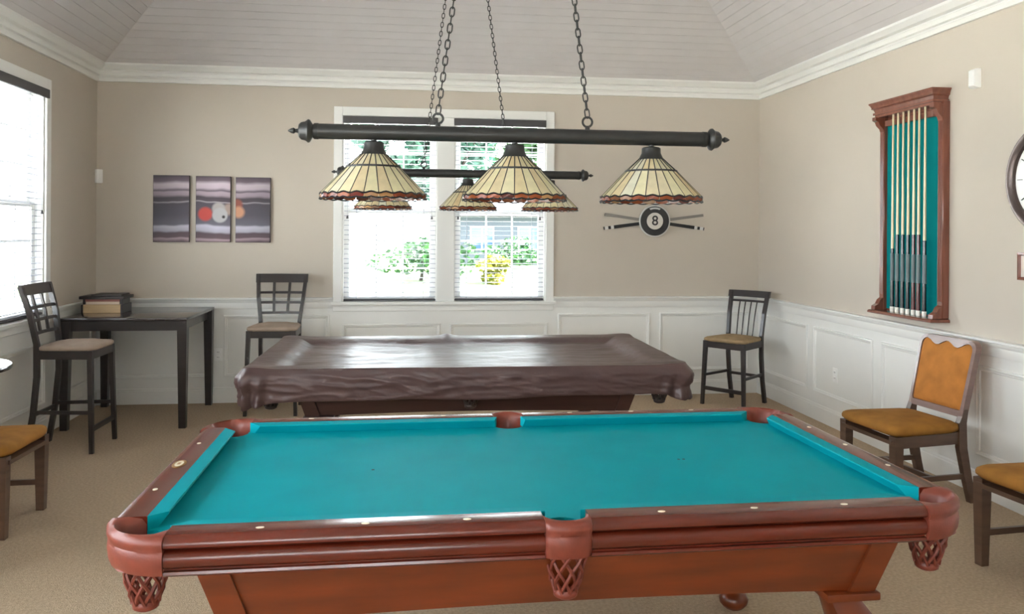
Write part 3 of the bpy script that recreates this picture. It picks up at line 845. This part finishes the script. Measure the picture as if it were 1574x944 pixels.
bm = B(); box(bm, -.18, .18, -.13, .13, 0, .026, .006, 2); obj('case_body', bm, mat('dark_case', lin(52, 44, 42), .5, var=.3, vscale=12), T, 30)
bm = B(); box(bm, -.09, .15, -.11, .12, .026, .040, .006, 2); obj('case_lid', bm, mat('dark_case_lid', lin(62, 54, 52), .5, var=.3, vscale=12), T, 30)

# ------------------------------------------------------------------ round table that just enters at the left edge
T = thing('round_table', 'round dark table with shiny top, its rim just showing at the left edge', 'table', (-2.085, 3.93, -.012))
bm = B(); lathe(bm, [(0, .975), (.31, .975), (.328, .98), (.33, .99), (.328, .997), (.31, 1.0), (0, 1.0)], 48); obj('table_top', bm, mat('shiny_black_top', lin(36, 33, 32), .12, coat=.6), T, 40)
bm = B(); lathe(bm, [(.11, .975), (.05, .955), (.034, .90), (.034, .12), (.05, .06)], 20); obj('pedestal', bm, M_black, T, 40)
bm = B(); lathe(bm, [(0, 0), (.22, 0), (.22, .012), (.06, .06), (0, .062)], 32); obj('base', bm, M_black, T, 40)

# ------------------------------------------------------------------ cue rack on the right wall
RX = XR
M_rack = mat('cherry_rack', lin(132, 76, 58), .26, var=.3, vscale=5, stretch=(6, 6, .8), coat=.5)
T = thing('cue_rack', 'carved reddish wooden cue rack with teal felt back on the right wall', 'cue rack', (RX, 5.375, 0))
ya, yb = -.372, .372
bm = B(); box(bm, -.022, -.002, -.33, .33, 1.05, 2.50); obj('back_board', bm, M_rack, T)
bm = B(); box(bm, -.027, -.022, -.305, .305, 1.06, 2.42); obj('felt_panel', bm, mat('rack_felt', lin(0, 122, 124), .9, spec=.1), T)
for s in (-1, 1):
    bm = B(); box(bm, -.05, -.0, s * .336 - .028, s * .336 + .028, 1.05, 2.48, .004, 1)
    for k in (-.016, .0, .016): tube(bm, [(-.05, s * .336 + k, 1.16), (-.05, s * .336 + k, 2.36)], .006, 6)
    obj('post', bm, M_rack, T, 40)
    # corbels at top and bottom
    bm = B(); prof = [(0, 2.46), (-.115, 2.46), (-.115, 2.435), (-.095, 2.425), (-.085, 2.40), (-.06, 2.375), (-.05, 2.345), (-.03, 2.335), (0, 2.33)]
    loft(bm, [[(x, s * .336 - .024, z) for x, z in prof], [(x, s * .336 + .024, z) for x, z in prof]]); obj('corbel', bm, M_rack, T, 30)
    bm = B(); prof = [(0, 1.05), (-.115, 1.05), (-.112, 1.075), (-.085, 1.09), (-.07, 1.12), (-.05, 1.135), (-.045, 1.17), (0, 1.18)]
    loft(bm, [[(x, s * .336 - .024, z) for x, z in prof], [(x, s * .336 + .024, z) for x, z in prof]]); obj('corbel', bm, M_rack, T, 30)
def stepped(prof, y0, y1):
    """profile (depth, z) run along y with returned ends"""
    bm = B(); loft(bm, [[(-d, y0 + (.135 - d), z), (-d, y1 - (.135 - d), z), (0, y1 - (.135 - d), z), (0, y0 + (.135 - d), z)] for d, z in prof]); return bm
obj('crown', stepped([(.105, 2.455), (.105, 2.472), (.115, 2.474), (.115, 2.49), (.105, 2.494), (.112, 2.512), (.125, 2.52), (.122, 2.527), (.130, 2.545), (.137, 2.552), (.137, 2.562)], ya, yb), M_rack, T, 25)
obj('base_shelf', stepped([(.125, 1.022), (.137, 1.026), (.137, 1.038), (.13, 1.046), (.115, 1.05)], ya, yb), M_rack, T, 25)
bm = B(); box(bm, -.064, -.0275, -.28, .28, 2.385, 2.43, .003, 1); obj('cue_holder', bm, M_rack, T)
CUEY = [5.527, 5.468, 5.405, 5.343, 5.28, 5.224, 5.158]
M_maple = mat('maple_shaft', lin(226, 208, 170), .3, coat=.4)
M_butt = mat('dark_cue_butt', lin(34, 36, 40), .2, coat=.6)
M_butt2 = mat('burgundy_cue_butt', lin(92, 40, 40), .2, coat=.6)
M_grip = mat('grey_cue_wrap', lin(110, 122, 126), .5)
M_ferrule = mat('ivory_ferrule', lin(240, 236, 226), .35)
M_tip = mat('blue_cue_tip', lin(50, 84, 110), .8)
ords = ['leftmost', 'second from the left', 'third from the left', 'middle', 'third from the right', 'second from the right', 'rightmost']
for i, yc in enumerate(CUEY):
    zj = [1.50, 1.60, 1.60, 1.60, 1.60, 1.60, 1.56][i]
    t = thing('pool_cue', ('%s pool cue in the wall rack' % ords[i]) + [', all pale with a dark lower end', '', '', '', ' with a burgundy butt', ' with a reddish butt', ', beside the bare teal felt'][i], 'pool cue', (RX - .078, yc, 1.0505), 0, 'pool cues in the wall rack')
    z = lambda v: v - 1.0505
    bm = B(); lathe(bm, [(.0105, z(zj)), (.0085, z(2.0)), (.0068, z(2.455))], 10); obj('shaft', bm, M_maple, t, 50)
    bm = B(); lathe(bm, [(0, z(zj)), (.0118, z(zj)), (.0135, z(1.2)), (.015, z(1.085))], 10); obj('butt', bm, M_butt2 if i in (4, 5) else M_butt, t, 50)
    bm = B(); lathe(bm, [(.0130, z(1.27)), (.0139, z(1.275)), (.0134, z(1.46)), (.0126, z(1.465))], 10); obj('wrap', bm, M_grip, t, 50)
    bm = B(); lathe(bm, [(.0, 0), (.0145, 0), (.0155, .012), (.0153, .035), (0, .035)], 10); obj('bumper', bm, M_ferrule, t, 50)
    bm = B(); lathe(bm, [(0, z(2.455)), (.0068, z(2.455)), (.0066, z(2.482)), (0, z(2.482))], 10); obj('ferrule', bm, M_ferrule, t, 50)
    bm = B(); lathe(bm, [(0, z(2.482)), (.0066, z(2.482)), (.0055, z(2.489)), (0, z(2.491))], 10); obj('tip', bm, M_tip, t, 50)

# ------------------------------------------------------------------ wall things
def on_right(o): return o
# motion sensors
T = thing('motion_sensor', 'small white motion sensor high on the right wall above the clock', 'sensor', (XR, 4.755, 2.575))
bm = B(); loft(bm, [[(-d, a, b) for a, b in ((-w_, -h_), (w_, -h_), (w_, h_), (-w_, h_))] for d, w_, h_ in ((0, .034, .06), (.02, .034, .06), (.042, .026, .05), (.046, .02, .044))]); obj('housing', bm, M_plastic, T, 30)
bm = B(); box(bm, -.0475, -.044, -.016, .016, -.035, .005, .001, 1); obj('lens', bm, M_plastic, T)
T = thing('motion_sensor', 'small white motion sensor in the left back corner above the boxes', 'sensor', (XL + .028, YB - .028, 2.08), R(-45 + 90))
bm = B(); box(bm, -.028, .028, -.022, .022, -.062, .062, .007, 2); obj('housing', bm, M_plastic, T, 30)
bm = B(); box(bm, -.018, .018, -.026, -.02, -.03, .02, .002, 1); obj('lens', bm, M_plastic, T)
T.rotation_euler.z = R(45)

def outlet(label, loc, rz):
    T = thing('wall_outlet', label, 'outlet', loc, rz)
    bm = B(); box(bm, -.036, .036, -.006, 0, -.058, .058, .003, 2); obj('cover_plate', bm, M_plastic, T, 30)
    for z in (-.024, .024):
        bm = B(); box(bm, -.015, .015, -.009, -.005, z - .014, z + .014, .003, 1); r = obj('receptacle', bm, M_plastic, T)
        bm = B(); box(bm, -.008, -.005, -.0095, -.0085, z - .006, z + .006); box(bm, .005, .008, -.0095, -.0085, z - .006, z + .006); obj('slots', bm, M_black, r)
outlet('white outlet low on the right wall left of the amber chair', (XR - .004, 6.44, .435), R(-90))
outlet('white outlet low on the back wall between the tall table and stool', (-1.712, YB - .004, .446), 0)

# clock and small frame at the right edge
T = thing('wall_clock', 'large round wall clock with dark rim cut off by the right edge', 'clock', (XR, 4.15, 1.92))
bm = B(); lathe(bm, [(.255, -.012), (.262, -.03), (.285, -.042), (.305, -.04), (.32, -.024), (.324, 0)], 64, axis='x', caps=False); obj('rim', bm, mat('dark_pewter_rim', lin(92, 80, 76), .28, metal=.6), T, 40)
bm = B(); lathe(bm, [(0, -.004), (.262, -.004), (.262, -.014), (0, -.014)], 64, axis='x'); obj('face', bm, M_plastic, T, 30)
for k in range(12):
    a = 2 * PI * k / 12; bm = B(); bar(bm, (-.0155, .20 * math.sin(a), .20 * math.cos(a)), (-.0155, .235 * math.sin(a), .235 * math.cos(a)), .003, .012, up=(1, 0, 0)); obj('hour_mark', bm, M_black, T)
for ln, a in ((.13, 5.2), (.19, 1.1)):
    bm = B(); bar(bm, (-.018, 0, 0), (-.018, ln * math.sin(a), ln * math.cos(a)), .003, .01, up=(1, 0, 0)); obj('hand', bm, M_black, T)
T = thing('picture_frame', 'small wood-framed picture below the clock, cut off by the right edge', 'picture frame', (XR, 4.27, 1.422))
bm = B(); rings = []
for a, b in ((-1, -1), (1, -1), (1, 1), (-1, 1)): rings.append([(-d, a * (.115 - o), b * (.079 - o)) for o, d in ((0, 0), (0, .018), (.012, .02), (.018, .01), (.018, 0))])
loft(bm, rings, loop=True); obj('frame', bm, M_rack, T)
bm = B(); box(bm, -.008, -.001, -.10, .10, -.064, .064); obj('print', bm, mat('pale_print', lin(222, 206, 198), .5, var=.2, vscale=12), T)

# eight-ball decoration on the back wall
T = thing('eight_ball_decoration', 'black eight ball with crossed cues mounted on the back wall', 'wall decoration', (2.436, YB, 1.715))
M_chrome = mat('silver_edge', lin(205, 205, 202), .3)
def disc(name, r, y0, y1, m, dz=0, bev=.003): 
    bm = B(); lathe(bm, [(0, y0), (r, y0), (r, y1 + bev), (r - bev, y1), (0, y1)], 48, (0, 0, dz), axis='y'); return obj(name, bm, m, T, 40)
disc('ball_edge', .158, -.018, -.030, M_chrome)
disc('ball', .145, -.030, -.036, mat('eight_ball_black', lin(48, 48, 49), .3))
disc('number_disc', .083, -.036, -.039, mat('number_white', lin(206, 202, 194), .4))
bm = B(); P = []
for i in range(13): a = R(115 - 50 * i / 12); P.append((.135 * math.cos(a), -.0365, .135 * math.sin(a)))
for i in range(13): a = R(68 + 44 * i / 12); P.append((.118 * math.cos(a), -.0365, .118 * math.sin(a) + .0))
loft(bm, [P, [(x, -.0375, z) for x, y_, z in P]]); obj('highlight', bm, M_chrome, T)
tx = bpy.data.curves.new('number', 'FONT'); tx.body = '8'; tx.size = .135; tx.align_x = 'CENTER'; tx.align_y = 'CENTER'; tx.extrude = .001; tx.offset = .0015
to = bpy.data.objects.new('number', tx); link(to); bpy.context.view_layer.update()
me = bpy.data.meshes.new_from_object(to.evaluated_get(bpy.context.evaluated_depsgraph_get())); bpy.data.objects.remove(to)
me.materials.clear(); obj('number', me, M_black, T, loc=(0, -.0402, 0), rot=(R(90), 0, 0))
for s in (-1, 1):
    # thin pale end at the top on one side, dark butt with pale bands at the bottom on the other
    a = Vector((-s * .50, -.010, .062)); b = Vector((s * .512, -.010, -.075)); d = b - a
    o_y = -.008 if s < 0 else -.0
    off = Vector((0, o_y, 0))
    bm = B(); bar(bm, a + off, a + d * .52 + off, .012, .026, .012, .029, up=(0, 0, 1)); c = obj('cue', bm, mat('grey_decor_shaft', lin(128, 124, 118), .5), T)
    bm = B(); bar(bm, a + d * .52 + off, a + d * .90 + off, .014, .030, .014, .033, up=(0, 0, 1)); obj('cue_butt', bm, M_black, c)
    bm = B(); bar(bm, a + d * .90 + off, a + d * .93 + off, .0145, .03, up=(0, 0, 1)); obj('cue_band', bm, M_chrome, c)
    bm = B(); bar(bm, a + d * .93 + off, a + d * .955 + off, .014, .03, up=(0, 0, 1)); obj('cue_ring', bm, M_black, c)
    bm = B(); bar(bm, a + d * .955 + off, a + d * .99 + off, .0145, .03, up=(0, 0, 1)); obj('cue_cap', bm, M_chrome, c)
    bm = B(); bar(bm, a + d * .99 + off, b + off, .014, .03, up=(0, 0, 1)); obj('cue_end', bm, M_black, c)

# three canvas prints that share one blurred picture of billiard balls
def canvas_mat():
    m = bpy.data.materials.new('billiard_print'); m.use_nodes = True; N, L = nt(m); b = N['Principled BSDF']; b.inputs['Roughness'].default_value = .6
    g = N.new('ShaderNodeNewGeometry'); sp = N.new('ShaderNodeSeparateXYZ'); L.new(g.outputs['Position'], sp.inputs[0])
    def math_(op, a, b_=None, c=None):
        n = N.new('ShaderNodeMath'); n.operation = op
        for i, v in enumerate((a, b_, c)):
            if v is None: continue
            if isinstance(v, (int, float)): n.inputs[i].default_value = v
            else: L.new(v, n.inputs[i])
        return n.outputs[0]
    X, Z = sp.outputs[0], sp.outputs[2]
    u = math_('DIVIDE', math_('SUBTRACT', Z, 1.487), .61)
    nz = N.new('ShaderNodeTexNoise'); nz.inputs['Scale'].default_value = 3.5; L.new(g.outputs['Position'], nz.inputs['Vector'])
    u2 = math_('ADD', u, math_('MULTIPLY', math_('SUBTRACT', nz.outputs['Fac'], .5), .11))
    r = N.new('ShaderNodeValToRGB'); L.new(u2, r.inputs[0]); el = r.color_ramp.elements
    stops = [(0, (74, 60, 66)), (.05, (150, 130, 138)), (.075, (84, 68, 74)), (.14, (78, 64, 72)), (.17, (150, 148, 162)), (.24, (168, 166, 180)), (.27, (92, 90, 102)), (.42, (72, 68, 78)), (.575, (66, 60, 70)), (.595, (140, 134, 140)), (.61, (66, 58, 66)), (.66, (60, 52, 60)), (.70, (142, 128, 138)), (.745, (150, 136, 146)), (.77, (84, 74, 84)), (.81, (170, 156, 166)), (.87, (176, 164, 172)), (.92, (96, 82, 92)), (1, (66, 56, 64))]
    el[0].position, el[0].color = stops[0][0], lin(*stops[0][1]); el[1].position, el[1].color = 1, lin(*stops[-1][1])
    for p, c in stops[1:-1]: e = el.new(p); e.color = lin(*c)
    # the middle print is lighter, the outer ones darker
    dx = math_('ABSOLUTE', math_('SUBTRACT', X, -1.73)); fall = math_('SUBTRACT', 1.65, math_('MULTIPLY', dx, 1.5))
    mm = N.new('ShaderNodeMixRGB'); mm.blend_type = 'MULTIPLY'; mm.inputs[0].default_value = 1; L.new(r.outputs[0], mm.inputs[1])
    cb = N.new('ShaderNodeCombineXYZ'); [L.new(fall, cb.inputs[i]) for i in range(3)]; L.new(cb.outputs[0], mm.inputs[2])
    cur = mm.outputs[0]
    for (cx_, cz, rad, c, soft) in ((-1.55, 1.835, .05, (150, 84, 70), .012), (-1.535, 1.765, .052, (206, 150, 118), .014), (-1.62, 1.79, .052, (170, 150, 140), .014), (-1.83, 1.745, .062, (198, 74, 66), .012), (-1.712, 1.795, .058, (178, 172, 172), .01), (-1.70, 1.735, .068, (186, 186, 190), .008), (-1.668, 1.72, .014, (50, 46, 50), .006)):
        ddx = math_('SUBTRACT', X, cx_); ddz = math_('SUBTRACT', Z, cz)
        dist = math_('SQRT', math_('ADD', math_('MULTIPLY', ddx, ddx), math_('MULTIPLY', ddz, ddz)))
        mr = N.new('ShaderNodeMapRange'); mr.inputs['From Min'].default_value = rad + soft; mr.inputs['From Max'].default_value = rad - soft; L.new(dist, mr.inputs['Value'])
        x = N.new('ShaderNodeMixRGB'); L.new(mr.outputs[0], x.inputs[0]); L.new(cur, x.inputs[1]); x.inputs[2].default_value = lin(*c); cur = x.outputs[0]
    L.new(cur, b.inputs['Base Color']); return m
M_canvas = canvas_mat(); M_canvas_edge = mat('canvas_edge', lin(84, 74, 78), .7)
for x0, x1, z0, z1, lab in ((-2.291, -1.972, 1.485, 2.098, 'left dark canvas print of the billiard triptych on the back wall'), (-1.916, -1.606, 1.487, 2.094, 'middle canvas print of the triptych, with red and white balls'), (-1.562, -1.249, 1.485, 2.088, 'right canvas print of the triptych, with orange balls at its edge')):
    T = thing('canvas_print', lab, 'canvas print', ((x0 + x1) / 2, YB, (z0 + z1) / 2), 0, 'three-part billiard canvas')
    hw, hh = (x1 - x0) / 2, (z1 - z0) / 2
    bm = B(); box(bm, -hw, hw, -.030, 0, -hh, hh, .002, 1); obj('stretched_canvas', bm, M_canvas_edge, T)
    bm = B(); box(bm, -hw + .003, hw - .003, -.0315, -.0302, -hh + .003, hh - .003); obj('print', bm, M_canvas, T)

# ------------------------------------------------------------------ outside
bm = B(); box(bm, -80, 80, -60, 120, -.45, -.40)
structure('ground', bm, mat('pale_paving', lin(196, 194, 188), .9, var=.1, vscale=.5))
bm = B(); box(bm, -60, 60, 24, 110, -.40, -.37); tag(obj('lawn', bm, mat('lawn_green', lin(74, 98, 44), .95, var=.4, vscale=1.5)), 'green lawn beyond the paving, seen through the back window', 'lawn', kind='structure')
bm = B(); box(bm, -4.2, 5.9, YR - 5.6, YR - .14, 2.86, 2.98)  # unseen slab on posts, added to cut the daylight entering the rear window
for x in (-4.1, -.8, 2.5, 5.8): box(bm, x - .07, x + .07, YR - 5.55, YR - 5.41, -.4, 2.86)
structure('rear_sky_blocker', bm, M_white)
def leaf_mat(name, c1, c2):
    m = bpy.data.materials.new(name); m.use_nodes = True; N, L = nt(m); b = N['Principled BSDF']; b.inputs['Roughness'].default_value = .6
    g = N.new('ShaderNodeTexNoise'); tc = N.new('ShaderNodeTexCoord'); L.new(tc.outputs['Object'], g.inputs['Vector']); g.inputs['Scale'].default_value = 2.5
    r = N.new('ShaderNodeValToRGB'); r.color_ramp.elements[0].color = c1; r.color_ramp.elements[1].color = c2; r.color_ramp.elements[0].position = .35; r.color_ramp.elements[1].position = .65
    L.new(g.outputs['Fac'], r.inputs[0]); L.new(r.outputs[0], b.inputs['Base Color'])
    tr = N.new('ShaderNodeBsdfTranslucent'); L.new(r.outputs[0], tr.inputs[0]); ms = N.new('ShaderNodeMixShader'); ms.inputs[0].default_value = .3
    L.new(b.outputs[0], ms.inputs[1]); L.new(tr.outputs[0], ms.inputs[2]); L.new(ms.outputs[0], N['Material Output'].inputs[0]); return m
M_leaf = [leaf_mat('leaf_green', lin(24, 52, 30), lin(48, 82, 42)), leaf_mat('leaf_blue_green', lin(20, 50, 42), lin(42, 80, 62)), leaf_mat('leaf_yellow', lin(84, 88, 26), lin(120, 112, 40))]
M_bark = mat('bark', lin(48, 40, 34), .9, var=.4, vscale=10)
def crown_mesh(seed, rx_, rz_, zc, n, size, blobs=9):
    rnd = random.Random(seed); bm = B(); cs = []
    for i in range(blobs):
        a = rnd.uniform(0, 2 * PI); q = rnd.uniform(0, .65); cs.append((Vector((rx_ * q * math.cos(a), rx_ * q * math.sin(a), zc + rz_ * rnd.uniform(-.65, .65))), rnd.uniform(.35, .55)))
    for i in range(n):
        c, k = rnd.choice(cs); d = Vector((rnd.gauss(0, 1), rnd.gauss(0, 1), rnd.gauss(0, 1))).normalized() * rnd.uniform(.55, 1) ** .5
        p = c + Vector((d.x * rx_ * k, d.y * rx_ * k, d.z * rz_ * k))
        u = Vector((rnd.gauss(0, 1), rnd.gauss(0, 1), rnd.gauss(0, .5))).normalized() * size * rnd.uniform(.6, 1.2); v = u.cross(Vector((rnd.gauss(0, 1), rnd.gauss(0, 1), rnd.gauss(0, 1)))).normalized() * size * .5
        bm.faces.new([bm.verts.new(x) for x in (p - u, p + v, p + u, p - v)])
    me = bpy.data.meshes.new('crown'); bm.to_mesh(me); bm.free(); return me
def tree(label, loc, seed, rx_, rz_, zc, m, n=5200, size=.17, name='tree', cat='tree'):
    t = thing(name, label, cat, loc, 0, 'greenery outside the windows')
    obj('crown', crown_mesh(seed, rx_, rz_, zc, n, size), M_leaf[m], t)
    bm = B(); k = zc + rz_ * .2; tube(bm, [(0, 0, 0), (.08, .05, zc * .4), (0, .1, k)], [.05 * rz_ + .03, .035 * rz_ + .02, .02 * rz_], 8)
    for a in (0, 2.1, 4.2): tube(bm, [(.04, .05, zc * .55), (rx_ * .4 * math.cos(a), rx_ * .4 * math.sin(a), zc + rz_ * .1)], [.02 * rz_, .008 * rz_], 5)
    obj('trunk', bm, M_bark, t, 60)
    return t
GZ = -.40
tree('leafy blue-green tree seen through the left half of the back window', (.9, 19, GZ), 1, 3.0, 2.4, 5.0, 1)
tree('leafy tree behind the mullion of the back window', (4.6, 25.5, GZ), 2, 3.0, 2.5, 5.2, 0)
tree('leafy tree at the right half of the back window', (9.6, 36, GZ), 3, 3.6, 3.4, 7.4, 1)
tree('tree farther away at the left side of the back window', (-3.8, 25, GZ), 4, 3.2, 3.0, 5.6, 0)
tree('low yellow-green bush on the lawn seen through the back window', (3.3, 31, GZ), 5, .8, .5, .55, 2, 600, .14, 'bush', 'bush')
tree('low green hedge bush left on the lawn seen through the back window', (.6, 33, GZ), 6, 2.6, .9, 1.0, 0, 1200, .16, 'bush', 'bush')
tree('low green bush in front of the far house', (5.6, 44, GZ), 8, 2.2, .8, .9, 0, 900, .16, 'bush', 'bush')
T = thing('house', 'grey house with dark roof far beyond the lawn', 'house', (7.2, 48, GZ), 0)
bm = B(); box(bm, -4.5, 4.5, 0, 7, 0, 3.0); obj('house_wall', bm, mat('house_siding', lin(64, 68, 78), .8), T)
bm = B(); loft(bm, [[(x, -.5, 2.9), (x, 7.5, 2.9), (x, 3.5, 5.0)] for x in (-4.9, 4.9)]); obj('roof', bm, mat('house_roof', lin(64, 60, 62), .9), T)
for x in (-2.8, 0, 2.8):
    bm = B(); box(bm, x - .7, x + .7, -.04, .02, .9, 2.3); wd = obj('window', bm, M_white, T)
    for k in (-1, 1):
        bm = B(); box(bm, x + k * .33 - .29, x + k * .33 + .29, -.06, -.03, .98, 2.22); obj('pane', bm, mat('far_pane', lin(50, 70, 100), .1), wd)
